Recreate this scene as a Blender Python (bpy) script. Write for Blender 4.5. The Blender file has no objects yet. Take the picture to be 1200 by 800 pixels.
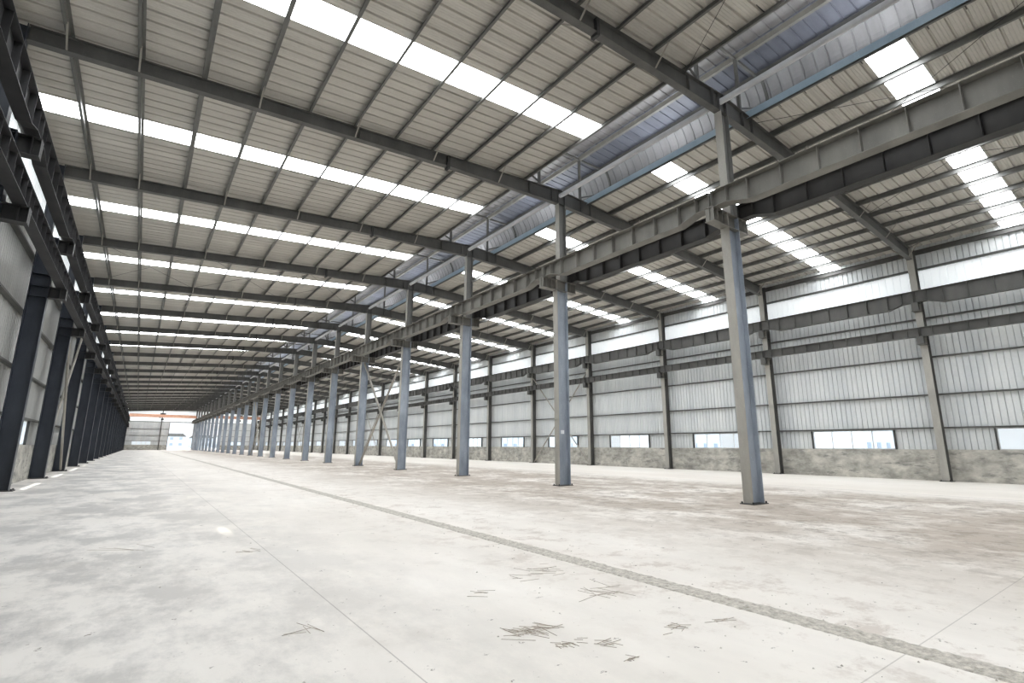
import bpy, math, random
from mathutils import Vector, Matrix, Euler
random.seed(7)
sc = bpy.context.scene
COL = sc.collection
CH = 1.53                                  # camera height
Y0, BAY, NF = 7.88, 8.0, 24                # first frame in view, bay length, frames ahead
def FY(k): return Y0 + BAY * k
XC = 14.25                                 # ridge / middle row
YN, YE = -8.3, 192.15                      # near and far ends of the hall
XL, XR = -4.0, 32.12                       # wall sheeting
def ZT(x): return 13.03 - 0.068 * abs(x - XC)      # top of the rafters
ORD = ('zeroth first second third fourth fifth sixth seventh eighth ninth tenth eleventh twelfth thirteenth fourteenth '
       'fifteenth sixteenth seventeenth eighteenth nineteenth twentieth twenty-first twenty-second twenty-third '
       'twenty-fourth twenty-fifth twenty-sixth').split()

# ------------------------------------------------------------------ materials
def new_mat(name):
    m = bpy.data.materials.new(name); m.use_nodes = True
    nt = m.node_tree; nt.nodes.clear()
    out = nt.nodes.new('ShaderNodeOutputMaterial')
    b = nt.nodes.new('ShaderNodeBsdfPrincipled')
    nt.links.new(b.outputs[0], out.inputs[0])
    return m, nt, b, out
def coords(nt, scale=(1, 1, 1), obj=False):
    g = nt.nodes.new('ShaderNodeTexCoord') if obj else nt.nodes.new('ShaderNodeNewGeometry')
    mp = nt.nodes.new('ShaderNodeMapping'); mp.inputs['Scale'].default_value = scale
    nt.links.new(g.outputs['Object' if obj else 'Position'], mp.inputs['Vector'])
    return mp.outputs[0]
def noise(nt, vec, scale, detail=4, rough=.55):
    n = nt.nodes.new('ShaderNodeTexNoise'); n.inputs['Scale'].default_value = scale
    n.inputs['Detail'].default_value = detail; n.inputs['Roughness'].default_value = rough
    nt.links.new(vec, n.inputs['Vector']); return n.outputs['Fac']
def ramp(nt, fac, stops):
    r = nt.nodes.new('ShaderNodeValToRGB'); cr = r.color_ramp
    while len(cr.elements) < len(stops): cr.elements.new(.5)
    for e, (p, c) in zip(cr.elements, stops):
        e.position = p; e.color = (c, c, c, 1) if not hasattr(c, '__len__') else (*c, 1)
    nt.links.new(fac, r.inputs[0]); return r.outputs[0]
def mixc(nt, fac, a, b, mode='MIX'):
    n = nt.nodes.new('ShaderNodeMix'); n.data_type = 'RGBA'; n.blend_type = mode
    for sock, v in ((n.inputs[0], fac), (n.inputs[6], a), (n.inputs[7], b)):
        if hasattr(v, 'links') or hasattr(v, 'node'): nt.links.new(v, sock)
        elif hasattr(v, '__len__'): sock.default_value = (*v, 1)
        else: sock.default_value = v
    return n.outputs[2]
def math_(nt, op, a, b=0.0, c=None):
    n = nt.nodes.new('ShaderNodeMath'); n.operation = op
    for i, v in enumerate((a, b) if c is None else (a, b, c)):
        if hasattr(v, 'node'): nt.links.new(v, n.inputs[i])
        else: n.inputs[i].default_value = v
    return n.outputs[0]
def bump(nt, b, h, strength=.3, dist=.02):
    n = nt.nodes.new('ShaderNodeBump'); n.inputs['Strength'].default_value = strength
    n.inputs['Distance'].default_value = dist
    nt.links.new(h, n.inputs['Height']); nt.links.new(n.outputs[0], b.inputs['Normal'])
def steel(name, c1, c2, rough=.55, spec=.4, scale=1.3, streak=(1, 1, .35)):
    m, nt, b, _ = new_mat(name)
    v = coords(nt, streak)
    f = ramp(nt, noise(nt, v, scale, 6, .62), [(.32, c1), (.7, c2)])
    sp = ramp(nt, noise(nt, coords(nt), 22, 3), [(.62, 0.), (.78, .45)])
    col = mixc(nt, sp, f, tuple(min(1, x * 1.5) for x in c2))
    nt.links.new(col, b.inputs['Base Color'])
    b.inputs['Roughness'].default_value = rough; b.inputs['Specular IOR Level'].default_value = spec
    return m
M = {}
M['steel'] = steel('grey_paint', (.075, .075, .071), (.125, .123, .116))
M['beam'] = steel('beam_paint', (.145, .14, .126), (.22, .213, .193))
M['shadebeam'] = steel('beam_shade_tone', (.018, .017, .016), (.034, .032, .03))  # beam colour with the shade between the paired girders painted in
M['black'] = steel('near_black_shaded_paint', (.022, .022, .024), (.045, .045, .047))  # left girders: dark paint, with shading and lens darkening put into the colour
M['blue'] = steel('blue_grey_steel', (.20, .235, .285), (.40, .45, .52), .40, .55)  # bluer tone for the web and far flange of the middle columns
M['upper'] = steel('upper_shaft_paint', (.13, .13, .125), (.21, .21, .20))
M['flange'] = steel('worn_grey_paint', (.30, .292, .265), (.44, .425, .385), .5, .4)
M['purlin'] = steel('galvanised', (.10, .10, .095), (.16, .16, .15), .45, .5)
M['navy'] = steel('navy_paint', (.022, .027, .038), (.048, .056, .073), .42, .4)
M['dark'] = steel('dark_paint', (.03, .03, .031), (.055, .055, .055))
M['tube'] = steel('pale_tube_paint', (.28, .265, .235), (.40, .375, .33), .5)
M['rail'] = steel('rail_steel', (.26, .26, .25), (.38, .38, .365), .35, .6)
M['pipe'] = steel('galvanised_tube', (.44, .44, .44), (.60, .60, .60), .35, .6)
M['flash'] = steel('pale_blue_flashing', (.32, .43, .52), (.44, .55, .64), .4)
M['orange'] = steel('orange_paint', (.66, .36, .24), (.74, .45, .32), .5)  # paler orange, distance haze put into the colour
def sheet(name, c1, c2, vscale, rough=.45):
    m, nt, b, _ = new_mat(name)
    f = ramp(nt, noise(nt, coords(nt, vscale), 1.0, 5, .6), [(.3, c1), (.72, c2)])
    g = ramp(nt, noise(nt, coords(nt), 9, 3), [(.3, .93), (.8, 1.)])
    nt.links.new(mixc(nt, 1., f, g, 'MULTIPLY'), b.inputs['Base Color'])
    b.inputs['Roughness'].default_value = rough; b.inputs['Specular IOR Level'].default_value = .35
    return m
M['roof'] = sheet('roof_sheet', (.48, .462, .42), (.62, .60, .55), (.06, 2.4, 1))
M['roofblue'] = sheet('vent_sheet', (.10, .105, .13), (.155, .165, .20), (.3, 2.4, 1))
M['baffle'] = sheet('baffle_sheet', (.22, .215, .22), (.31, .305, .31), (.3, 2.4, .4))
M['wall'] = sheet('wall_sheet', (.62, .65, .665), (.77, .79, .785), (1, .9, .12))
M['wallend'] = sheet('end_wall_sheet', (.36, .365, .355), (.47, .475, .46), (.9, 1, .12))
def concrete():
    m, nt, b, _ = new_mat('plinth_concrete')
    v = coords(nt, (1, 1, 1.6))
    a = ramp(nt, noise(nt, v, 1.5, 10, .66), [(.34, (.30, .29, .26)), (.5, (.47, .455, .41)), (.66, (.64, .62, .56))])
    lo = ramp(nt, noise(nt, v, .45, 4, .6), [(.4, .72), (.6, 1.)]); a = mixc(nt, 1., a, lo, 'MULTIPLY')
    s = ramp(nt, noise(nt, coords(nt, (1, .7, 2.6)), 1.9, 8, .72), [(.55, 0.), (.63, .8)])
    c = mixc(nt, s, a, (.20, .20, .19))
    nt.links.new(c, b.inputs['Base Color']); b.inputs['Roughness'].default_value = .92
    bump(nt, b, noise(nt, v, 14, 6), .35, .02)
    return m
M['plinth'] = concrete()
def floor_mat():
    m, nt, b, _ = new_mat('floor_concrete')
    geo = nt.nodes.new('ShaderNodeNewGeometry'); sp = nt.nodes.new('ShaderNodeSeparateXYZ')
    nt.links.new(geo.outputs['Position'], sp.inputs[0]); X, Y = sp.outputs[0], sp.outputs[1]
    base = ramp(nt, noise(nt, coords(nt, (1, .45, 1)), .32, 7, .6), [(.3, (.71, .668, .612)), (.5, (.785, .745, .69)), (.72, (.855, .82, .77))])
    sw = ramp(nt, noise(nt, coords(nt, (1.6, .5, 1)), 1.6, 6, .6), [(.3, .93), (.65, 1.)])
    base = mixc(nt, 1., base, sw, 'MULTIPLY')
    def band(x0, x1, x2, x3):                     # trapezoid in X
        up = nt.nodes.new('ShaderNodeMapRange'); up.inputs[1].default_value = x0; up.inputs[2].default_value = x1
        dn = nt.nodes.new('ShaderNodeMapRange'); dn.inputs[1].default_value = x2; dn.inputs[2].default_value = x3
        dn.inputs[3].default_value = 1; dn.inputs[4].default_value = 0
        nt.links.new(X, up.inputs[0]); nt.links.new(X, dn.inputs[0])
        return math_(nt, 'MULTIPLY', up.outputs[0], dn.outputs[0])
    # brown soil trodden over the slab around the middle row
    n1 = noise(nt, coords(nt, (1, .7, 1)), .42, 12, .74)
    soil = math_(nt, 'MULTIPLY', ramp(nt, n1, [(.40, 0.), (.53, 1.)]), band(6.2, 11.0, 19.0, 21.8))
    c = mixc(nt, math_(nt, 'MULTIPLY', soil, .85), base, (.40, .34, .28))
    n2 = noise(nt, coords(nt, (1, .8, 1)), 2.0, 12, .8)
    s2 = math_(nt, 'MULTIPLY', ramp(nt, n2, [(.5, 0.), (.58, 1.)]), band(6.5, 11, 20.0, 22))
    c = mixc(nt, math_(nt, 'MULTIPLY', s2, .7), c, (.27, .23, .19))
    # dirt beside the trench; by the left wall also painted-in lens darkening
    s3 = math_(nt, 'MULTIPLY', ramp(nt, noise(nt, coords(nt), 1.6, 12, .78), [(.52, 0.), (.60, 1.)]), band(3.2, 5.0, 5.6, 9.5))
    c = mixc(nt, math_(nt, 'MULTIPLY', s3, .55), c, (.46, .39, .335))
    s4 = math_(nt, 'MULTIPLY', ramp(nt, noise(nt, coords(nt, (1, .6, 1)), .7, 12, .74), [(.44, 0.), (.56, 1.)]), band(-6, -5, -.6, 3.4))
    c = mixc(nt, math_(nt, 'MULTIPLY', s4, .66), c, (.29, .28, .27))
    c = mixc(nt, math_(nt, 'MULTIPLY', band(-6, -5, -1.5, 2.6), .30), c, (.40, .40, .395))  # even grey veil: lens darkening put into the left floor colour
    # general faint smudges and small dark specks
    s5 = ramp(nt, noise(nt, coords(nt, (1, 1, 1)), .75, 8, .7), [(.55, 0.), (.72, .35)])
    c = mixc(nt, s5, c, (.44, .40, .35))
    sk = ramp(nt, noise(nt, coords(nt, (1, 1, 1)), 5.5, 6, .75), [(.64, 0.), (.67, .8)])
    c = mixc(nt, sk, c, (.15, .13, .11))
    sk2 = ramp(nt, noise(nt, coords(nt, (1, 1, 1)), 17, 5, .7), [(.66, 0.), (.70, .7)])
    c = mixc(nt, math_(nt, 'MULTIPLY', sk2, ramp(nt, n1, [(.42, .15), (.6, 1.)])), c, (.20, .165, .13))
    # clean lane by the right wall
    c = mixc(nt, math_(nt, 'MULTIPLY', band(21.6, 22.4, 40, 41), .35), c, (.74, .69, .62))
    # slab joints: thin saw cuts
    def joint(src, pos, w, period=None):
        d = math_(nt, 'SUBTRACT', src, pos)
        if period: d = math_(nt, 'PINGPONG', d, period / 2)
        d = math_(nt, 'ABSOLUTE', d)
        return math_(nt, 'LESS_THAN', d, w)
    for j, f in ((joint(X, 1.74, .006), .45), (joint(Y, 1.65, .005, 8.0), .35), (joint(X, 9.6, .010), .35), (joint(X, 21.9, .035), .6), (joint(X, 18.9, .012), .4)):
        c = mixc(nt, math_(nt, 'MULTIPLY', j, f), c, (.16, .14, .12))
    nt.links.new(c, b.inputs['Base Color'])
    b.inputs['Roughness'].default_value = .72; b.inputs['Specular IOR Level'].default_value = .3
    bump(nt, b, noise(nt, coords(nt), 7, 8, .7), .18, .02)
    return m
M['floor'] = floor_mat()
def rubble_mat():
    m, nt, b, _ = new_mat('rubble')
    c = ramp(nt, noise(nt, coords(nt), 14, 10, .8), [(.35, (.27, .25, .215)), (.5, (.50, .47, .415)), (.62, (.68, .64, .57))])
    nt.links.new(c, b.inputs['Base Color']); b.inputs['Roughness'].default_value = .95
    bump(nt, b, noise(nt, coords(nt), 30, 6, .7), .6, .02)
    return m
M['rubble'] = rubble_mat()
def simple(name, c, rough=.8):
    m, nt, b, _ = new_mat(name)
    f = ramp(nt, noise(nt, coords(nt), 3, 4), [(.3, tuple(x * .88 for x in c)), (.7, c)])
    nt.links.new(f, b.inputs['Base Color']); b.inputs['Roughness'].default_value = rough
    return m
M['straw'] = simple('dry_straw', (.44, .385, .32))
M['paper'] = simple('paper', (.85, .88, .9))
M['white'] = simple('window_frame_white', (.72, .74, .76), .4)
M['ground'] = simple('pale_ground', (.42, .40, .36))
M['house'] = simple('hazy_render', (.62, .67, .71))  # bluish distance haze put into the wall colour
M['housewin'] = simple('house_window', (.30, .36, .43), .4)  # low contrast to the walls, haze put into the colour
def glow(name, c, s, vscale, pitch=0):
    """daylight coming through a translucent sheet: a lit pane"""
    m, nt, b, out = new_mat(name)
    b.inputs['Base Color'].default_value = (.7, .72, .72, 1); b.inputs['Roughness'].default_value = .5
    f = ramp(nt, noise(nt, coords(nt, vscale), 1, 4), [(.3, tuple(x * .86 for x in c)), (.7, c)])
    if pitch:                                     # sheet overlaps let through less light
        geo = nt.nodes.new('ShaderNodeNewGeometry'); sp = nt.nodes.new('ShaderNodeSeparateXYZ')
        nt.links.new(geo.outputs['Position'], sp.inputs[0])
        d = math_(nt, 'PINGPONG', math_(nt, 'ADD', sp.outputs[1], 100.0 * pitch), pitch / 2)
        f = mixc(nt, math_(nt, 'MULTIPLY', math_(nt, 'LESS_THAN', d, .022), .35), f, (.35, .42, .5))
    nt.links.new(f, b.inputs['Emission Color']); b.inputs['Emission Strength'].default_value = s
    return m
M['skylight'] = glow('translucent_roof_sheet', (.95, .975, 1.), 17.0, (.15, 5, 1))
M['clere'] = glow('translucent_wall_sheet', (.92, .975, 1.), .62, (1, 2.5, .3), .33)
def glass():
    m = bpy.data.materials.new('window_glass'); m.use_nodes = True
    nt = m.node_tree; nt.nodes.clear()
    out = nt.nodes.new('ShaderNodeOutputMaterial'); t = nt.nodes.new('ShaderNodeBsdfTransparent')
    t.inputs[0].default_value = (.96, .985, 1, 1)
    g = nt.nodes.new('ShaderNodeBsdfGlossy'); g.inputs['Roughness'].default_value = .08
    mx = nt.nodes.new('ShaderNodeMixShader'); mx.inputs[0].default_value = .07
    nt.links.new(t.outputs[0], mx.inputs[1]); nt.links.new(g.outputs[0], mx.inputs[2]); nt.links.new(mx.outputs[0], out.inputs[0])
    return m
M['glass'] = glass()

# ------------------------------------------------------------------ mesh helper
class MB:
    def __init__(s): s.v = []; s.f = []
    def box(s, x0, x1, y0, y1, z0, z1):
        n = len(s.v)
        s.v += [(x, y, z) for z in (z0, z1) for y in (y0, y1) for x in (x0, x1)]
        s.f += [tuple(n + i for i in q) for q in ((0, 2, 3, 1), (4, 5, 7, 6), (0, 1, 5, 4), (2, 6, 7, 3), (0, 4, 6, 2), (1, 3, 7, 5))]
        return s
    def prism(s, pts, axis, a, b):
        """polygon pts in the two other axes, extruded along axis from a to b"""
        n = len(s.v); k = len(pts)
        for t in (a, b):
            for p, q in pts:
                s.v.append({'x': (t, p, q), 'y': (p, t, q), 'z': (p, q, t)}[axis])
        s.f += [tuple(range(n, n + k))[::-1], tuple(range(n + k, n + 2 * k))]
        s.f += [(n + i, n + (i + 1) % k, n + k + (i + 1) % k, n + k + i) for i in range(k)]
        return s
    def bar(s, p, q, w, h=None, up=(0, 0, 1)):
        p, q = Vector(p), Vector(q); d = (q - p).normalized(); u = Vector(up)
        if abs(d.dot(u)) > .98: u = Vector((1, 0, 0))
        a = d.cross(u).normalized() * w / 2; b_ = a.cross(d).normalized() * (h or w) / 2
        n = len(s.v)
        for c in (p, q):
            for i, j in ((-1, -1), (1, -1), (1, 1), (-1, 1)): s.v.append(tuple(c + a * i + b_ * j))
        s.f += [(n, n + 1, n + 2, n + 3), (n + 7, n + 6, n + 5, n + 4)] + [(n + i, n + 4 + i, n + 4 + (i + 1) % 4, n + (i + 1) % 4) for i in range(4)]
        return s
    def tube(s, p, q, r, seg=12):
        p, q = Vector(p), Vector(q); d = (q - p).normalized(); u = Vector((0, 0, 1)) if abs(d.z) < .9 else Vector((1, 0, 0))
        a = d.cross(u).normalized(); b_ = a.cross(d); n = len(s.v)
        for c in (p, q):
            for i in range(seg):
                t = 2 * math.pi * i / seg; s.v.append(tuple(c + a * r * math.cos(t) + b_ * r * math.sin(t)))
        s.f += [tuple(range(n, n + seg)), tuple(range(n + seg, n + 2 * seg))[::-1]]
        s.f += [(n + i, n + seg + i, n + seg + (i + 1) % seg, n + (i + 1) % seg) for i in range(seg)]
        return s
    def add(s, o):
        n = len(s.v); s.v += o.v; s.f += [tuple(i + n for i in f) for f in o.f]; return s
    def mesh(s, name, mat):
        me = bpy.data.meshes.new(name); me.from_pydata(s.v, [], s.f); me.validate(); me.update()
        me.materials.append(M[mat]); return me
    def build(s, name, mat, parent=None, loc=None, smooth=False):
        me = s.mesh(name, mat)
        if smooth:
            for p in me.polygons: p.use_smooth = True
        return put(name, me, parent, loc)
def put(name, me, parent=None, loc=None):
    o = bpy.data.objects.new(name, me); COL.objects.link(o)
    if parent is not None: o.parent = parent
    if loc is not None: o.location = loc
    return o
def tag(o, label=None, cat=None, group=None, kind=None):
    for k, v in (('label', label), ('category', cat), ('group', group), ('kind', kind)):
        if v: o[k] = v
    return o
def empty(name, loc, label, cat, group=None):
    o = bpy.data.objects.new(name, None); COL.objects.link(o); o.location = loc
    o.empty_display_size = .2
    return tag(o, label, cat, group)
def struct(o, label=None): return tag(o, label, None, None, 'structure')
def copy_tree(o, parent=None):
    c = o.copy(); COL.objects.link(c)
    if parent is not None: c.parent = parent
    for ch in o.children: copy_tree(ch, c)
    return c
def place(src, y, label):
    """a copy of a whole thing at another frame"""
    o = copy_tree(src); o.location = (src.location[0], y, src.location[2]); o['label'] = label
    return o

# ------------------------------------------------------------------ setting: floor, plinths, sheeting
TX0, TX1 = 4.93, 5.20
fl = MB()
def slab(x0, x1, y0, y1):
    fl.box(x0, x1, y0, y1, -.20, 0)
slab(-4.2, TX0, YN, 200); slab(TX1, 32.3, YN, 200)
struct(fl.build('floor', 'floor'), 'pale concrete slab floor with brown dirt, stains and saw-cut joints')
# rubble-filled cable trench in the slab
tr = MB(); n0 = 0; yy = YN; rows = []
while yy < 199.9:
    rows.append(yy); yy += .04 if yy < 10 else (.1 if yy < 30 else .5)
cx = [TX0 - .05, TX0 + .0, TX0 + .04, TX0 + .09, TX0 + .14, TX0 + .19, TX0 + .23, TX1, TX1 + .05]
for r in rows:
    for j, x in enumerate(cx):
        edge = j in (0, 8)
        wob = random.uniform(-.012, .015) if edge else 0
        tr.v.append((x + (wob if j else -wob), r, -.02 if edge else random.uniform(.002, .014)))
for i in range(len(rows) - 1):
    for j in range(8):
        a = i * 9 + j; tr.f.append((a, a + 1, a + 10, a + 9))
struct(tr.build('trim_1', 'rubble'), 'long narrow strip of grey rubble filling the cut across the concrete floor')

def ribbed(y0, y1, pitch, h, w, minor=True, phase=0.):
    """rib profile along one direction: list of (coordinate, offset)"""
    pts = [(y0, 0)]; k = math.ceil((y0 - phase) / pitch)
    while phase + k * pitch < y1:
        c = phase + k * pitch
        if c - w > y0 and c + w < y1:
            pts += [(c - w, 0), (c - w * .45, h), (c + w * .45, h), (c + w, 0)]
            if minor:
                for q in (.30, .50, .70):
                    m_ = c + pitch * q
                    if m_ + .02 < y1: pts += [(m_ - .018, 0), (m_, h * .16), (m_ + .018, 0)]
        k += 1
    pts.append((y1, 0)); return pts
def roof_strip(mb, prof, x0, x1, z0, z1):
    n = len(mb.v)
    for x, z in ((x0, z0), (x1, z1)):
        for y, o in prof: mb.v.append((x, y, z + o))
    k = len(prof)
    mb.f += [(n + i, n + i + 1, n + k + i + 1, n + k + i) for i in range(k - 1)]
def wall_strip(mb, prof, x, z0, z1, sgn):
    n = len(mb.v)
    for z in (z0, z1):
        for y, o in prof: mb.v.append((x + sgn * o, y, z))
    k = len(prof)
    mb.f += [(n + i, n + i + 1, n + k + i + 1, n + k + i) for i in range(k - 1)]
PD = .20                                     # purlin depth
TLX, TRX = 12.35, 16.15                      # throat edges of the ridge vent
bays = [(k, FY(k)) for k in range(-2, NF - 1)]
cl, cr = MB(), MB()
SW = .5
wn = 0
def next_window():
    global wn; wn += 1; return 'window_%d' % wn
for side, mb in (('left', cl), ('right', cr)):
    xe, xt = (XL - .25, TLX) if side == 'left' else (XR + .25, TRX)
    ze, zt = ZT(xe) + PD, ZT(xt) + PD
    cuts = []; y = YN
    for k, yb in bays:
        m = yb + BAY / 2; cuts.append((y, m - SW)); y = m + SW
    cuts.append((y, YE + .3))
    for a, b in cuts: roof_strip(mb, ribbed(a, b, .41, .06, .042), xe, xt, ze, zt)
    for k, yb in bays:
        m = yb + BAY / 2; sk = MB()
        roof_strip(sk, ribbed(m - SW, m + SW, .25, .02, .03, False), xe if False else (xe + .35 if side == 'left' else xe - .35), xt, ze + .002 + (.35 * .068), zt + .002)
        o = sk.build(next_window(), 'skylight')
        struct(o, ('translucent skylight strip across the %s roof slope, ' % side) +
               ('%s one from the camera' % ORD[k + 2] if k >= -1 else 'behind the camera'))
struct(cl.build('ceiling', 'roof'), 'ribbed beige metal roof sheeting of the left slope')
struct(cr.build('ceiling.001', 'roof'), 'ribbed beige metal roof sheeting of the right slope')

CZ0, CZ1 = 9.62, 10.68                       # clerestory band
GZ = [2.52, 4.16, 6.06, 8.08, 9.56, 10.72]   # girt heights
for side, X, s in (('left', XL, -1), ('right', XR, 1)):
    w = MB(); top = ZT(X) + PD
    full = ribbed(YN, YE, .245, .055, .02, False)
    wall_strip(w, full, X, 2.50, CZ0, s); wall_strip(w, full, X, CZ1, top + .03, s)
    y = YN
    for k, yb in bays + [(99, None)]:
        e = (yb + 2.0) if yb is not None else YE
        wall_strip(w, ribbed(y, e, .245, .055, .02, False), X, 1.45, 2.50, s)
        if yb is not None: y = yb + 6.0
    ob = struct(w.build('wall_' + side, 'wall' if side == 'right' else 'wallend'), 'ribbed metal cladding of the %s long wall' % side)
    p = MB(); xi, xo = (X - .02, X + .19) if s < 0 else (X - .17, X + .02)
    p.box(min(xi, xo), max(xi, xo), YN, YE, -.1, 1.50)
    struct(p.build('baseboard_' + side, 'plinth'), 'stained concrete plinth wall along the %s side' % side)
    # clerestory panels, one per bay
    for k, yb in bays:
        c = MB(); wall_strip(c, ribbed(yb if k > -2 else YN, yb + BAY, .33, .012, .02, False), X, CZ0, CZ1, s)
        struct(c.build(next_window(), 'clere'), 'translucent clerestory panel high in the %s wall, %s bay from the camera' % (side, ORD[k + 2]))
    # four-pane windows above the plinth
    for k, yb in bays:
        a, b = yb + 2.0, yb + 6.0
        fr = MB(); x0, x1 = X - .05, X + .05
        fr.box(x0, x1, a, b, 1.50, 1.545).box(x0, x1, a, b, 2.455, 2.50)
        for j in range(5):
            yc = a + j * 1.0 if 0 < j < 4 else (a + .025 if j == 0 else b - .025)
            fr.box(x0, x1, yc - .025, yc + .025, 1.545, 2.455)
        f = struct(fr.build(next_window(), 'white'), 'low four-pane window in the %s wall, %s bay from the camera' % (side, ORD[k + 2]))
        for j in range(4):
            MB().box(X - .004, X + .004, a + j + .03, a + j + .97, 1.545, 2.455).build('glass_pane', 'glass', f)
        if side == 'right' or k >= 1:
            jb = MB()
            for yc in (a - .03, b + .03): jb.box(X - .14 if s > 0 else X + .02, X - .02 if s > 0 else X + .14, yc - .03, yc + .03, 1.5, 2.5)
            jb.build('window_jamb', 'dark', f)

# far end wall with two open doorways; near end wall behind the camera
OPS = [(7.35, 13.75, 8.45), (15.2, 21.6, 8.45)]
def end_wall(name, y, s, ops, wins, mat, label):
    w = MB()
    xs = sorted({XL, XC, XR, *[v for o in ops for v in o[:2]], *[v for o in wins for v in o]})
    for x0, x1 in zip(xs[:-1], xs[1:]):
        spans = [(1.45, None)]
        for o in ops:
            if o[0] <= x0 and x1 <= o[1]: spans = [(o[2], None)]
        for o in wins:
            if o[0] <= x0 and x1 <= o[1]: spans = [(2.62, None)]
        prof = ribbed(x0, x1, .41, .03, .03, False); n = len(w.v); z0 = spans[0][0]
        for t in (0, 1):
            for x, o in prof: w.v.append((x, y + s * o, z0 if not t else ZT(x) + PD + .1))
        k = len(prof); w.f += [(n + i, n + i + 1, n + k + i + 1, n + k + i) for i in range(k - 1)]
    ob = struct(w.build(name, mat), label)
    p = MB(); xs2 = [XL] + [v for o in ops for v in o[:2]] + [XR]
    for a, b in zip(xs2[::2], xs2[1::2]): p.box(a, b, min(y - s * .12, y + s * .1), max(y - s * .12, y + s * .1), -.1, 1.5)
    return ob, p
ow, pl = end_wall('wall_far', YE, 1, OPS, [(-1.6, 3.1), (24.5, 29.0)], 'wall', 'ribbed metal end wall far away with two tall open doorways')
struct(pl.build('baseboard_far', 'plinth'), 'concrete plinth of the far end wall')
ow, pl = end_wall('wall_near', YN, -1, [], [], 'wallend', 'ribbed metal end wall behind the camera')
struct(pl.build('baseboard_near', 'plinth'), 'concrete plinth of the end wall behind the camera')
for a, b in ((-1.6, 3.1), (24.5, 29.0)):
    fr = MB(); fr.box(a, b, YE - .05, YE + .05, 1.5, 1.56).box(a, b, YE - .05, YE + .05, 2.56, 2.62)
    for j in range(5):
        xx = a + (b - a) * j / 4; fr.box(xx - .04, xx + .04, YE - .05, YE + .05, 1.56, 2.56)
    f = struct(fr.build(next_window(), 'white'), 'low wide window in the far end wall, ' + ('left' if a < 0 else 'right') + ' bay')
    for j in range(4):
        xx = a + (b - a) * j / 4; MB().box(xx + .05, xx + (b - a) / 4 - .05, YE - .004, YE + .004, 1.56, 2.56).build('glass_pane', 'glass', f)
for i, (a, b, h) in enumerate(OPS):
    d = MB().box(a - .12, a, YE - .15, YE + .1, 0, h).box(b, b + .12, YE - .15, YE + .1, 0, h).box(a - .12, b + .12, YE - .15, YE + .1, h, h + .15)
    struct(d.build('door_%d' % (i + 1), 'steel'), 'steel frame of the open doorway in the far end wall, ' + ('left' if i == 0 else 'right') + ' bay')
band_ = MB()
for x0, x1 in ((XL + .1, XC), (XC, XR - .1)):
    n = len(band_.v); pr = ribbed(x0, x1, .41, .012, .02, False); k_ = len(pr)
    for z in (8.66, 11.9):
        for x, o in pr: band_.v.append((x, YE - .01 - o, z))
    band_.f += [(n + i, n + i + 1, n + k_ + i + 1, n + k_ + i) for i in range(k_ - 1)]
struct(band_.build(next_window(), 'clere'), 'translucent panels along the top of the far end wall')
e = MB()
for z in (2.64, 4.25, 6.27, 8.5, 10.2):
    for x0, x1 in ((XL + .1, 7.1), (14.0, 15.0), (21.8, XR - .1)) if z < 8.4 else ((XL + .1, XR - .1),):
        e.box(x0, x1, YE - .16, YE - .02, z, z + .08)
struct(e.build('trim_2', 'steel'), 'horizontal steel rails of the far end wall')
for x, w_ in ((5.15, 'left of the open doorway'), (23.0, 'right of the second doorway')):
    c = MB().box(x - .12, x + .12, YE - .48, YE - .46, 0, ZT(x) - .1).box(x - .12, x + .12, YE - .19, YE - .17, 0, ZT(x) - .1).box(x - .01, x + .01, YE - .46, YE - .19, 0, ZT(x) - .1)
    tag(c.build('wind_post', 'steel'), 'slim steel post on the far end wall, ' + w_, 'post')

# ------------------------------------------------------------------ columns
def hsec(x0, x1, hw, z0, z1, tf=.018, tw=.012, y=0):
    f1 = MB().box(x0, x0 + tf, y - hw, y + hw, z0, z1)
    f2 = MB().box(x1 - tf, x1, y - hw, y + hw, z0, z1)
    w = MB().box(x0 + tf, x1 - tf, y - tw / 2, y + tw / 2, z0, z1)
    return f1, f2, w
def bolts(pts, z):
    return [('anchor_bolt', MB().prism([(x + .022 * math.cos(t * math.pi / 3), y + .022 * math.sin(t * math.pi / 3)) for t in range(6)], 'z', z, z + .05), 'dark') for x, y in pts]
def bracket(mb, x0, x1, z0, z1, stiff):
    """short I-section cantilever along X"""
    mb.box(x0, x1, -.15, .15, z1 - .018, z1).box(x0, x1, -.15, .15, z0, z0 + .018).box(x0, x1, -.008, .008, z0 + .018, z1 - .018)
    for x in stiff: mb.box(x - .006, x + .006, -.14, .14, z0 + .018, z1 - .018)
BZ0, BZ1 = 8.20, 8.66                        # middle bracket
def middle_column(detail):
    t = empty('steel_column', (14.16, 0, 0), 'x', 'column', 'middle row of steel columns') if detail else None
    ox = 14.16; parts = []
    f1, f2, w = hsec(13.86 - ox, 14.46 - ox, .14, .03, BZ1 - .02)
    g1, g2, gw = hsec(14.04 - ox, 14.46 - ox, .125, BZ1 - .02, 12.36, .014)
    bp = MB().box(-.38, .38, -.21, .21, 0, .02); bl = bolts([(a, b) for a in (-.345, .345) for b in (-.16, .16)], .02)
    br = MB(); bracket(br, 13.06 - ox, 14.98 - ox, BZ0, BZ1, [13.10 - ox, 13.32 - ox, 13.55 - ox, 14.66 - ox, 14.82 - ox, 14.95 - ox])
    st = MB().box(13.9 - ox, 14.42 - ox, -.13, .13, 4.4, 4.412) if False else None
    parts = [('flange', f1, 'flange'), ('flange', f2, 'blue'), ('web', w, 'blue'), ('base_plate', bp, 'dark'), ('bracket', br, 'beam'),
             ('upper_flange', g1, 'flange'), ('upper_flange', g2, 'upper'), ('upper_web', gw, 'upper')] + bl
    return t, parts
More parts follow.
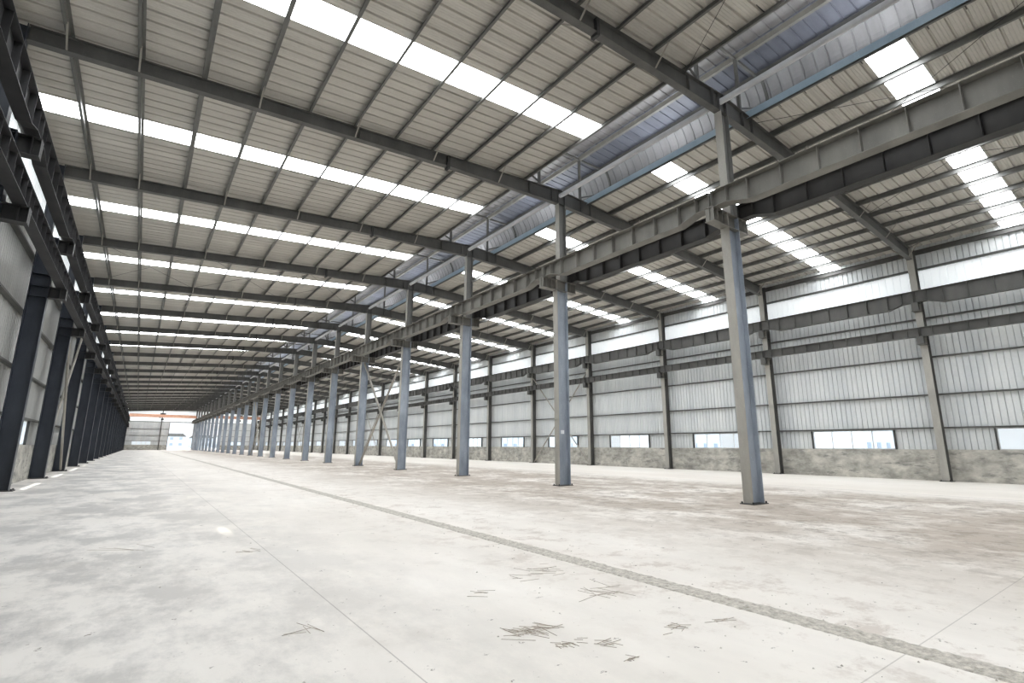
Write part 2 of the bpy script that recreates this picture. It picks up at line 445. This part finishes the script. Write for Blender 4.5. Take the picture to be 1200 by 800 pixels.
def side_column(sgn):
    """sgn -1: left wall, +1: right wall"""
    if sgn < 0: xi, xo, ox = -3.27, -3.80, -3.53
    else: xi, xo, ox = 31.50, 31.94, 31.72
    a, b = min(xi, xo) - ox, max(xi, xo) - ox
    top = ZT(xi) - .03
    f1, f2, w = hsec(a, b, .17 if sgn < 0 else .15, .03, top if sgn > 0 else 8.9)
    if sgn < 0:                                   # slimmer shaft above the upper bracket
        g1, g2, gw = hsec(a, -3.50 - ox, .15, 8.9, top); f1.add(g1); w.add(g2).add(gw).box(a, b, -.17, .17, 8.9, 8.915)
    bp = MB().box(a - .12 if sgn > 0 else a, b + .12 if sgn < 0 else b, -.24, .24, 0, .03)
    bl = bolts([((a - .07) if sgn > 0 else (b + .07), q) for q in (-.17, .17)], .03)
    out = []
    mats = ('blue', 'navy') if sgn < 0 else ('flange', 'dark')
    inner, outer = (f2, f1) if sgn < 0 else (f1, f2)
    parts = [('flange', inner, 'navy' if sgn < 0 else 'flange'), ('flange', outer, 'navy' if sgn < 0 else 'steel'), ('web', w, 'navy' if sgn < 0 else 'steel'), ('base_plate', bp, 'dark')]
    for z0, z1, tip in ((6.66, 7.06, -2.78 if sgn < 0 else 31.02), (8.38, 8.82 if sgn > 0 else 8.86, -2.82 if sgn < 0 else 31.04)):
        br = MB(); t_ = tip - ox
        x0, x1 = (b, t_) if sgn < 0 else (t_, a)
        bracket(br, x0, x1, z0, z1, [x1 - .01 if sgn < 0 else x0 + .01, x0 + (x1 - x0) * (.62 if sgn < 0 else .38)])
        parts.append(('bracket', br, 'dark' if sgn < 0 else 'steel'))  # left brackets darker too, shading put into their colour
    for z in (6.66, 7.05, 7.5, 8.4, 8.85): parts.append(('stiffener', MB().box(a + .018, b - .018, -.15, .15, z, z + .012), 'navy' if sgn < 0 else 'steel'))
    return ox, parts + bl
def instances(name, ox, parts, group, labels, cat, far=9):
    """near copies keep their parts, far ones (a few pixels wide) are one mesh"""
    ms = [(n, mb.mesh(n, mt)) for n, mb, mt in parts]
    # merged mesh with material slots for the distance
    me = bpy.data.meshes.new(name); V = []; F = []; mats = []; idx = []
    for n, mb, mt in parts:
        o = len(V); V += mb.v
        if mt not in mats: mats.append(mt)
        for f in mb.f: F.append(tuple(i + o for i in f)); idx.append(mats.index(mt))
    me.from_pydata(V, [], F)
    for mt in mats: me.materials.append(M[mt])
    me.polygons.foreach_set('material_index', idx); me.update()
    proto = None
    for i, (k, y, lab) in enumerate(labels):
        if k <= far:
            if proto is None:
                proto = empty(name, (ox, y, 0), lab, cat, group)
                for n, m in ms: put(n, m, proto)
            else: place(proto, y, lab)
        else:
            tag(put(name, me, None, (ox, y, 0)), lab, cat, group)
_, mp = middle_column(False)
def clab(k, what, extra):
    if k < 0: return what + ' level with the camera, outside the frame to the right' if 'left' not in what else what + ' level with the camera, outside the frame to the left'
    return '%s, %s from the camera%s' % (what, ORD[k + 1], extra.get(k, ''))
instances('steel_column', 14.16, mp, 'middle row of steel columns',
          [(k, FY(k), clab(k, 'blue-grey steel column in the middle row',
            {0: ', the largest', 1: ', bearing white notice', 3: ', foot of tube brace'})) for k in range(-1, NF)], 'column')
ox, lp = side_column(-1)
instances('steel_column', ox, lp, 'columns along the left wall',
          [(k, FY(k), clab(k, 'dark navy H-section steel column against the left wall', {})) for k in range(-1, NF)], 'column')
ox, rp = side_column(1)
instances('steel_column', ox, rp, 'columns along the right wall',
          [(k, FY(k), clab(k, 'grey H-section steel column against the right wall', {})) for k in range(-1, NF)], 'column')

# ------------------------------------------------------------------ rafters (one welded frame beam per column line)
XA, XB = -3.50, 31.50
def ZB(x):
    pts = [(-3.3, 11.40), (1.7, 11.74), (8.4, 12.17), (14.25, 12.34), (20.1, 12.10), (26.6, 11.62), (31.55, 11.22)]
    for (a, za), (b, zb) in zip(pts[:-1], pts[1:]):
        if x <= b: return za + (zb - za) * (x - a) / (b - a)
    return pts[-1][1]
PL = [-2.75 + 1.5 * k for k in range(11)]; PR = [31.05 - 1.5 * k for k in range(11)]
KX = [XA + .005, 1.7, 8.4, XC, 20.1, 26.6, XB - .005]
def slant(mb, xs, zf, z2, y0, y1):
    for a, b in zip(xs[:-1], xs[1:]):
        n = len(mb.v)
        for y in (y0, y1):
            mb.v += [(a, y, zf(a)), (b, y, zf(b)), (b, y, z2(b)), (a, y, z2(a))]
        mb.f += [(n, n + 1, n + 2, n + 3), (n + 7, n + 6, n + 5, n + 4), (n, n + 4, n + 5, n + 1), (n + 1, n + 5, n + 6, n + 2), (n + 2, n + 6, n + 7, n + 3), (n + 3, n + 7, n + 4, n)]
tfl, bfl, web = MB(), MB(), MB()
slant(tfl, KX, lambda x: ZT(x) - .014, ZT, -.11, .11)
slant(bfl, KX, ZB, lambda x: ZB(x) + .014, -.11, .11)
slant(web, KX, lambda x: ZB(x) + .014, lambda x: ZT(x) - .014, -.005, .005)
extra = []
for x in (8.4, 20.1):
    extra.append(('splice_plate', MB().box(x - .05, x - .0, -.12, .12, ZB(x) - .09, ZT(x) - .015), 'dark'))
    extra.append(('splice_plate', MB().box(x + .001, x + .05, -.12, .12, ZB(x) - .09, ZT(x) - .015), 'dark'))
    for z in (ZB(x) - .05, ZB(x) + .12, ZT(x) - .12):
        for y in (-.08, .08): extra.append(('bolt', MB().tube((x - .07, y, z), (x + .07, y, z), .018, 6), 'dark'))
for x in (12.4, 13.7, 14.05, 14.45, 15.5, 16.1, 4.9): extra.append(('stiffener', MB().box(x - .005, x + .005, -.1, .1, ZB(x) + .014, ZT(x) - .014), 'steel'))
fly = []
for i, x in enumerate(PL[:10]):
    if i in (0, 1, 3, 5, 7, 9): fly.append((x, -1)); fly.append((x, 1))
for i, x in enumerate(PR[:9]):
    if i in (0, 2, 4, 6, 8): fly.append((x, -1)); fly.append((x, 1))
flyparts = []
for x, s in fly:
    flyparts.append(('fly_brace', MB().bar((x, s * .62, ZT(x) + .04), (x, s * .09, ZB(x) + .03), .04, .006).bar((x + .02, s * .62, ZT(x) + .04), (x + .02, s * .09, ZB(x) + .03), .006, .04), 'tube'))
rparts = [('web', web, 'steel'), ('top_flange', tfl, 'steel'), ('bottom_flange', bfl, 'steel'), ] + extra + flyparts
instances('roof_rafter', 0, rparts, 'steel rafters across the hall',
          [(k, FY(k), ('tapered grey steel rafter under the roof sheeting, %s from the camera' % ORD[k + 1]) if k >= 0 else 'tapered grey steel rafter above the camera, outside the frame') for k in range(-1, NF)], 'rafter', 7)

# ------------------------------------------------------------------ purlins and girts
def zsec_y(x, z, d, w, t, y0, y1, flip=1):
    return MB().box(x - t / 2, x + t / 2, y0, y1, z, z + d).box(min(x, x - flip * w), max(x, x - flip * w), y0, y1, z, z + t).box(min(x, x + flip * w), max(x, x + flip * w), y0, y1, z + d - t, z + d) \
               .box(min(x - flip * w, x - flip * (w - t)), max(x - flip * w, x - flip * (w - t)), y0, y1, z, z + .02)
for side, L in (('left', PL), ('right', PR)):
    for i, x in enumerate(L):
        z = ZT(x) + .002
        mb = zsec_y(x, z, PD - .012, .075, .006, YN + .1, YE - .2, 1 if side == 'left' else -1)
        where = 'beside the ridge opening' if i == 10 else ('%s up from the %s eave' % (ORD[i + 1], side))
        tag(mb.build('roof_purlin', 'purlin'), 'long grey steel purlin under the %s roof slope, %s' % (side, where), 'purlin', 'purlins of the %s slope' % side)
for side, s in (('left', -1), ('right', 1)):
    x0, x1 = (XL + .02, -3.81) if s < 0 else (31.95, XR - .02)
    if True:
        for i, z in enumerate(GZ):
            xi, xo = (x1, x0) if s < 0 else (x0, x1)
            a, b = min(x0, x1), max(x0, x1)
            mb = MB().box(a, b, YN + .15, YE - .2, z, z + .006).box(a, b, YN + .15, YE - .2, z + .064, z + .07)
            mb.box(min(xi, xi + s * .005), max(xi, xi + s * .005), YN + .15, YE - .2, z, z + .07)
            lab = ('lowest' if i == 0 else ('topmost' if i == 5 else ORD[i + 1] + ' from the floor'))
            tag(mb.build('wall_girt', 'steel'), 'long horizontal steel girt on the %s wall cladding, %s' % (side, lab), 'girt', 'girts of the %s wall' % side)
    # eave strut with gutter above the columns
    xx = -3.905 if s < 0 else 32.03
    zt = ZT(xx)
    mb = MB().box(xx - .06, xx + .06, YN + .1, YE - .2, zt - .26, zt - .25).box(xx - .06, xx + .06, YN + .1, YE - .2, zt - .03, zt - .02).box(xx - .005, xx + .005, YN + .1, YE - .2, zt - .25, zt - .03)
    tag(mb.build('eave_strut', 'steel'), 'steel strut running along the top of the %s wall under the eave' % side, 'beam')

# ------------------------------------------------------------------ crane girders
def girder(xw, zt, zmid, zend, fw, nst, taper=True):
    """bay-long haunched I-girder, origin at the bay start"""
    L = BAY - .02; t = .016
    if taper: ys = [.01, .50, 1.15, L - 1.15, L - .50, L - .0]; zz = [zend, zend, zmid, zmid, zend, zend]
    else: ys = [.01, L]; zz = [zmid, zmid]
    body = MB().box(-fw, fw, .01, L, zt - t, zt); wb = MB(); bf = MB()
    for (a, za), (b, zb) in zip(list(zip(ys, zz))[:-1], list(zip(ys, zz))[1:]):
        wb.prism([(a, za + t), (b, zb + t), (b, zt - t), (a, zt - t)], 'x', -.006, .006)
        bf.prism([(a, za), (b, zb), (b, zb + t), (a, za + t)], 'x', -fw * .9, fw * .9)
    sts = []
    pos = [.03, .50] + [1.15 + (L - 2.3) * j / nst for j in range(nst + 1)] + [L - .50, L - .02]
    for y in pos:
        zb = zend if (y < .6 or y > L - .6) and taper else zmid
        sts.append(('stiffener', MB().box(-fw * .86, fw * .86, y - .006, y + .006, zb + t, zt - t), 'beam'))
    rail = MB().box(-.05, .05, .0, BAY, zt, zt + .01).box(-.02, .02, .0, BAY, zt + .01, zt + .03)
    return [('top_flange', body, 'beam'), ('web', wb, 'beam'), ('bottom_flange', bf, 'beam'), ('rail', rail, 'rail')] + sts
def bay_lab(what, k):
    if k < 0: return what + ', nearest bay beside the camera'
    return what + ', between columns %s and %s from camera' % (ORD[k + 1], ORD[k + 2])
lines = [
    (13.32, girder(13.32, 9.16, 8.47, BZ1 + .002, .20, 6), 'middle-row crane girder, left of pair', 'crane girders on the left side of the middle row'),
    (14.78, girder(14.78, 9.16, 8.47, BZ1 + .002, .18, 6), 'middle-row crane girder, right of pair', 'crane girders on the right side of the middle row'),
    (-3.0, girder(-3.0, 9.42, 8.68, 8.862, .16, 6), 'upper crane girder on left wall', 'upper crane girders of the left wall'),
    (-2.96, girder(-2.96, 7.60, 7.062, 7.062, .15, 8, False), 'lower crane girder on left wall', 'lower crane girders of the left wall'),
    (31.2, girder(31.2, 9.42, 8.62, 8.822, .14, 6), 'upper crane girder on right wall', 'upper crane girders of the right wall'),
    (31.2, girder(31.2, 7.52, 7.062, 7.062, .14, 8, False), 'lower crane girder on right wall', 'lower crane girders of the right wall')]
for x, parts, what, grp in lines:
    sub = {'beam': 'beam'}
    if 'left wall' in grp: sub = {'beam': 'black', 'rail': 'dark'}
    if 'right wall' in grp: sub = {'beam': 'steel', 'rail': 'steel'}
    if 'right side of' in grp: sub = {'beam': 'shadebeam', 'rail': 'steel'}  # right girder of the pair gets the painted-in shade tone
    if 'lower' in grp: parts = [p for p in parts if p[0] != 'rail']
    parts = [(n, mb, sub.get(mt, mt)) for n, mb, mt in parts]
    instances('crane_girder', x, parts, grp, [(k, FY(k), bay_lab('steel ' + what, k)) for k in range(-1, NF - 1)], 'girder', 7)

# ------------------------------------------------------------------ cross bracing
def brace(x, k, z0, z1, r, where, mat='tube'):
    ya, yb = FY(k) + .12, FY(k + 1) - .12
    t = empty('cross_brace', (x, (ya + yb) / 2, z0), 'two crossed pale steel tubes bracing ' + where, 'brace')
    h = (yb - ya) / 2
    for s in (-1, 1):
        MB().tube((s * .05 + 0, -h, 0 if s < 0 else z1 - z0), (s * .05, h, z1 - z0 if s < 0 else 0), r).build('brace_tube', mat, t, smooth=False)
    MB().box(-.09, .09, -.16, .16, (z1 - z0) / 2 - .16, (z1 - z0) / 2 + .16).build('gusset_plate', mat, t) if False else None
brace(14.16, 3, .10, 8.1, .075, 'the fourth and fifth columns of the middle row')
brace(31.68, 3, .10, 8.3, .055, 'the fourth and fifth columns of the right wall')
brace(-3.5, 3, .10, 8.0, .06, 'the fourth and fifth columns of the left wall')
brace(14.16, 9, .10, 8.1, .075, 'the tenth and eleventh columns of the middle row')
brace(31.68, 9, .10, 8.3, .055, 'the tenth and eleventh columns of the right wall')
brace(31.68, 15, .10, 8.3, .055, 'the sixteenth and seventeenth columns of the right wall')
# thin bracing rods in the plane of the roof
def rods(k, xs, side):
    t = empty('roof_bracing', (0, FY(k), 12), 'thin crossed steel rods under the %s roof slope, %s bay from the camera' % (side, ORD[k + 2]), 'bracing')
    for a, b in zip(xs[:-1], xs[1:]):
        for p, q in (((a, .1), (b, BAY - .1)), ((b, .1), (a, BAY - .1))):
            MB().tube((p[0], p[1], ZT(p[0]) - 12 - .07), (q[0], q[1], ZT(q[0]) - 12 - .07), .009, 6).build('rod', 'dark', t)
for k in (-1, 3, 9):
    rods(k, [-3.1, 1.7, 7.0, 12.2], 'left'); rods(k, [16.3, 21.0, 26.0, 31.3], 'right')

# ------------------------------------------------------------------ ridge ventilator
v = empty('ridge_ventilator', (XC, YN, 12.8), 'long raised ridge vent with curved side baffles above the gap between the roof slopes', 'ventilator')
def L(x, y, z): return (x - XC, y - YN, z - 12.8)
def vprof(pts, name, mat, pitch=.41, h=.03):
    """sheet following the section pts (x, z), ribbed along the hall"""
    mb = MB(); pr = ribbed(YN, YE, pitch, h, .03, False); k = len(pr)
    for i, (x, z) in enumerate(pts):
        a = pts[max(0, i - 1)]; b = pts[min(len(pts) - 1, i + 1)]
        d = Vector((b[0] - a[0], b[1] - a[1])).normalized(); nx, nz = -d.y, d.x
        for y, o in pr: mb.v.append(L(x + nx * o, y, z + nz * o))
    for i in range(len(pts) - 1):
        for j in range(k - 1): mb.f.append((i * k + j, i * k + j + 1, (i + 1) * k + j + 1, (i + 1) * k + j))
    return mb.build(name, mat, v)
hat = [(XC + d, 15.38 - .0125 * abs(d) ** 1.6) for d in (-3.05, -1.6, 0, 1.6, 3.05)]
vprof(hat[:3] + [(15.5, 15.36)], 'vent_roof', 'baffle'); vprof([(15.5, 15.36)] + hat[3:], 'vent_roof', 'roofblue')  # left part paler: the brighter light on it is put into the colour
def baf(s):
    pts = []
    for i in range(9):
        t = i / 8
        x = 3.12 + .42 * math.sin(math.pi * (t * .62 + .02)) ; z = 15.30 - 1.12 * t
        pts.append((XC + s * x, z))
    return pts if s > 0 else pts[::-1]
vprof(baf(1), 'baffle_sheet', 'baffle'); vprof(baf(-1), 'baffle_sheet', 'baffle')
def lbox(mb, x0, x1, y0, y1, z0, z1):
    a = L(x0, y0, z0); b = L(x1, y1, z1); mb.box(a[0], b[0], a[1], b[1], a[2], b[2]); return mb
for x, z in ((12.95, 15.06), (15.55, 15.06)):
    mb = MB(); lbox(mb, x - .06, x + .06, YN + .1, YE - .2, z, z + .21)
    mb.build('vent_purlin', 'beam', v)
for x, z in ((11.5, 15.08), (17.0, 15.08)):
    mb = MB(); lbox(mb, x - .04, x + .04, YN + .1, YE - .2, z, z + .17)
    mb.build('vent_purlin', 'steel', v)
for s in (-1, 1):
    mb = MB(); x = XC + s * 3.30; lbox(mb, x - .05, x + .05, YN + .1, YE - .2, 14.05, 14.20)
    mb.build('baffle_rail', 'dark', v)
MB().tube(L(14.25, YN + .1, 12.80), L(14.25, YE - .2, 12.80), .10, 16).build('ridge_tube', 'pipe', v, smooth=True)
for s, x in ((1, TRX - .02),):
    x -= s * .22; zz = ZT(x)
    mb = lbox(MB(), x - .004, x + .004, YN + .1, YE - .2, zz - .03, zz + PD + .03)
    lbox(mb, min(x, x + s * .26), max(x, x + s * .26), YN + .1, YE - .2, zz + PD + .022, zz + PD + .03)
    mb.build('curb_flashing', 'flash', v)
clip = MB(); y = YN + .5
while y < YE - .5:
    for s, x in ((-1, TLX + .05), (1, TRX - .02)): lbox(clip, min(x, x + s * 1.25), max(x, x + s * 1.25), y - .02, y + .02, 13.13, 13.16)
    y += .82
tag(clip.build('baffle_clip', 'dark', v), None, None, None, 'stuff')
gl = MB()
for k in range(-1, NF):
    y = FY(k); fr = MB()
    for x in (13.0, 15.5): fr.box(*[c for p in zip(L(x - .05, y - .05, 12.99), L(x + .05, y + .05, 15.05)) for c in p])
    a, b = L(11.2, y, 15.1), L(17.3, y, 15.1); fr.bar(a, b, .08, .10)
    for s in (-1, 1):
        p = [L(XC + s * (3.05 + .34 * math.sin(math.pi * (i / 5 * .62 + .02))), y, 15.2 - 1.1 * i / 5) for i in range(6)]
        for q, r in zip(p[:-1], p[1:]): fr.bar(q, r, .08, .09, (0, 1, 0))
        fr.bar(L(XC + s * 1.25, y, 13.1), L(XC + s * 3.3, y, 14.0), .05, .06)
    fr.build('vent_frame', 'steel' , v)

# ------------------------------------------------------------------ overhead cranes at the far end
def crane(x0, x1, y, lab, xt):
    t = empty('overhead_crane', ((x0 + x1) / 2, y, 9.50), lab, 'crane', 'orange overhead cranes')
    h = (x1 - x0) / 2
    for dy in (-.9, .9):
        MB().box(-h, h, dy - .22, dy + .22, .1, .85).box(-h, h, dy - .27, dy + .27, .85, .88).box(-h, h, dy - .27, dy + .27, .07, .1).build('bridge_beam', 'orange', t)
    for s in (-1, 1):
        ec = MB().box(s * h - .2, s * h + .2, -1.9, 1.9, .1, .5)
        for dy in (-1.5, 1.5): ec.tube((s * h - .05, dy, .12), (s * h + .05, dy, .12), .15)
        ec.build('end_carriage', 'orange', t)
    xl = xt - (x0 + x1) / 2
    tr_ = MB().box(xl - .7, xl + .7, -1.15, 1.15, 1.03, 1.25).tube((xl - .5, 0, .75), (xl + .5, 0, .75), .33).box(xl - .9, xl - .5, -.35, .35, -.1, .75)
    tr_.tube((xl, 0, -.6), (xl, 0, .5), .03, 6).box(xl - .35, xl + .35, -.2, .2, -.75, -.25)
    tr_.build('hoist', 'dark', t)
crane(-2.98, 13.32, 184.0, 'orange overhead travelling crane at the far end of the left bay', 5.0)
crane(14.78, 31.2, 180.0, 'orange overhead travelling crane at the far end of the right bay', 25.0)

# ------------------------------------------------------------------ small things
nb = MB().box(14.075, 14.255, FY(1) - .0125, FY(1) - .008, 2.06, 2.21)
tag(nb.build('paper_notice', 'paper'), 'small white paper notice stuck on the second middle column', 'notice')
def straw(cx, cy, n, spread, ln, lab):
    mb = MB()
    for _ in range(int(n * 1.0)):
        x, y = cx + random.gauss(0, spread), cy + random.gauss(0, spread * .45)
        a = random.gauss(2.5, .5); l = random.uniform(.3, 1) * ln
        dx, dy = math.cos(a) * l / 2, math.sin(a) * l / 2
        mb.bar((x - dx, y - dy, .004), (x + dx, y + dy, .004 + random.uniform(0, .010)), .0032, .003)
    tag(mb.build('straw_litter', 'straw'), lab, 'straw', None, 'stuff')
def gp(px, py):
    """floor point seen at a pixel (camera model below)"""
    f, a, pt, ro = 589.08, .6291, .2062, .0052
    x, y = (px - 600) / f, (py - 400) / f
    x, y = x * math.cos(ro) + y * math.sin(ro), -x * math.sin(ro) + y * math.cos(ro)
    fy = math.cos(pt) + y * math.sin(pt); Z = math.sin(pt) - y * math.cos(pt)
    X = x * math.cos(a) + fy * math.sin(a); Y = -x * math.sin(a) + fy * math.cos(a)
    t = -CH / Z; return X * t, Y * t
for px, py, n, sp, ln, lab in (
    (622, 738, 26, .11, .30, 'largest clump of dry straw on the floor near the camera'),
    (665, 756, 16, .07, .12, 'short dusty straw clump right of the largest clump'),
    (713, 752, 8, .07, .22, 'few crossed straws right of the short dusty clump'),
    (558, 697, 6, .09, .30, 'few long straws lying crossed left of the big clump'),
    (362, 737, 5, .08, .42, 'few long crossed straws on the left of the bare floor'),
    (628, 670, 18, .25, .40, 'thin scatter of straw beside the rubble strip'),
    (700, 694, 12, .18, .45, 'loose straws below the rubble strip in the middle'),
    (795, 735, 10, .10, .2, 'brown straw tuft lying close below the rubble strip'),
    (844, 727, 5, .05, .25, 'dark twigs left of the rubble strip near the lower right'),
    (740, 772, 5, .03, .12, 'small dark twig near the bottom of the floor'),
    (292, 646, 7, .1, .3, 'small dark straw clump left of the thin floor joint'),
    (150, 643, 4, .2, .7, 'long thin straws on the darker floor at left')):
    x, y = gp(px, py); straw(x, y, n, sp, ln, lab)
peb = MB()
for _ in range(900):
    x = random.choice((random.uniform(-3, 22), random.gauss(5.2, .7), random.gauss(13, 3))); y = 1 + random.random() ** 2 * 45
    if not -2.5 < x < 31 or any(abs(x - a) < .75 and abs(y - FY(k)) < .5 for a in (14.16, -3.5, 31.5) for k in range(-1, 7)) or abs(x - 14.16) < .7: continue
    r = random.uniform(.003, .011) * (1 + y * .04)
    n = len(peb.v)
    for dx, dy, z in ((1, 0, 0), (.3, .9, 0), (-.8, .5, 0), (-.8, -.6, 0), (.4, -.9, 0), (.1, 0, .9)): peb.v.append((x + dx * r * random.uniform(.7, 1.3), y + dy * r, z * r))
    peb.f += [(n + i, n + (i + 1) % 5, n + 5) for i in range(5)]
tag(peb.build('gravel_crumbs', 'rubble'), 'scattered small crumbs of gravel and dirt over the concrete floor', 'gravel', None, 'stuff')

# ------------------------------------------------------------------ outdoors
g = MB().box(-400, -4.2, -200, 700, -.3, -.12).box(32.3, 430, -200, 700, -.3, -.12).box(-4.2, 32.3, 200, 700, -.3, -.12).box(-4.2, 32.3, -200, YN, -.3, -.12)
struct(g.build('ground', 'ground'), 'pale open ground outside the hall')
def house(x, y, w, d, h, fl_, lab):
    t = empty('distant_building', (x, y, 0), lab, 'building')
    MB().box(-w / 2, w / 2, 0, d, -.15, h).build('wall', 'house', t)
    r = MB().prism([(-w / 2 - .4, h), (w / 2 + .4, h), (w / 2 - 1.5, h + 1.6), (-w / 2 + 1.5, h + 1.6)], 'y', -.4, d + .4); r.build('roof', 'steel', t)
    wm = MB(); n = int(w / 4)
    for i in range(n):
        for j in range(fl_):
            cx_ = -w / 2 + (i + .5) * w / n; z = 1.2 + j * h / fl_
            wm.box(cx_ - .8, cx_ + .8, -.06, 0, z, z + 1.4)
    wm.build('window', 'housewin', t)
house(15, 345, 13, 12, 6.2, 2, 'pale hazy block seen through the left far doorway, at its left')
house(30, 352, 12, 12, 5.6, 2, 'pale low block seen through the left far doorway, at its right')
house(46, 350, 16, 12, 6.4, 2, 'pale block outside beyond the right far doorway')
for sx, dist in ((1, 70), (-1, 60)):
    for i in range(7):
        house((XR + dist + 8) if sx > 0 else (XL - dist - 8), -5 + i * 40, 22, 14, 7 + (i * 37 % 5), 2, 'pale low block outside the %s wall, %s along' % ('right' if sx > 0 else 'left', ORD[i + 1]))

# ------------------------------------------------------------------ light
w = bpy.data.worlds.new('sky'); sc.world = w; w.use_nodes = True
nt = w.node_tree; nt.nodes.clear()
out = nt.nodes.new('ShaderNodeOutputWorld'); bg = nt.nodes.new('ShaderNodeBackground')
tc = nt.nodes.new('ShaderNodeTexCoord'); sp = nt.nodes.new('ShaderNodeSeparateXYZ')
nt.links.new(tc.outputs['Generated'], sp.inputs[0])
col = ramp(nt, sp.outputs[2], [(0., (1.05, 1.08, 1.10)), (.08, (1.08, 1.1, 1.12)), (.35, (3.4, 3.8, 4.3))])
nt.links.new(col, bg.inputs[0]); bg.inputs[1].default_value = 1.0
nt.links.new(bg.outputs[0], out.inputs[0])
sun = bpy.data.lights.new('sun', 'SUN'); sun.energy = 9; sun.angle = .012; sun.color = (1, .95, .86)
so = bpy.data.objects.new('sun', sun); COL.objects.link(so)
so.rotation_euler = Vector((.45, -.75, -1)).to_track_quat('-Z', 'Y').to_euler()

# ------------------------------------------------------------------ camera
cam = bpy.data.cameras.new('camera'); cam.sensor_width = 36; cam.lens = 589.08 / 1200 * 36; cam.clip_end = 2000
co = bpy.data.objects.new('camera', cam); COL.objects.link(co); co.location = (0, 0, CH)
yaw, pitch, roll = .6291, .2062, .0052
fwd = Vector((math.sin(yaw) * math.cos(pitch), math.cos(yaw) * math.cos(pitch), math.sin(pitch)))
q = fwd.to_track_quat('-Z', 'Y')
co.rotation_mode = 'QUATERNION'
from mathutils import Quaternion
co.rotation_quaternion = q @ Quaternion((0, 0, 1), roll)
sc.camera = co
sc.view_settings.view_transform = 'Standard'; sc.view_settings.look = 'None'
sc.view_settings.gamma = 1; sc.view_settings.use_curve_mapping = False
sc.view_settings.exposure = -0.06
sc.cycles.max_bounces = 10; sc.cycles.diffuse_bounces = 7; sc.cycles.use_denoising = True
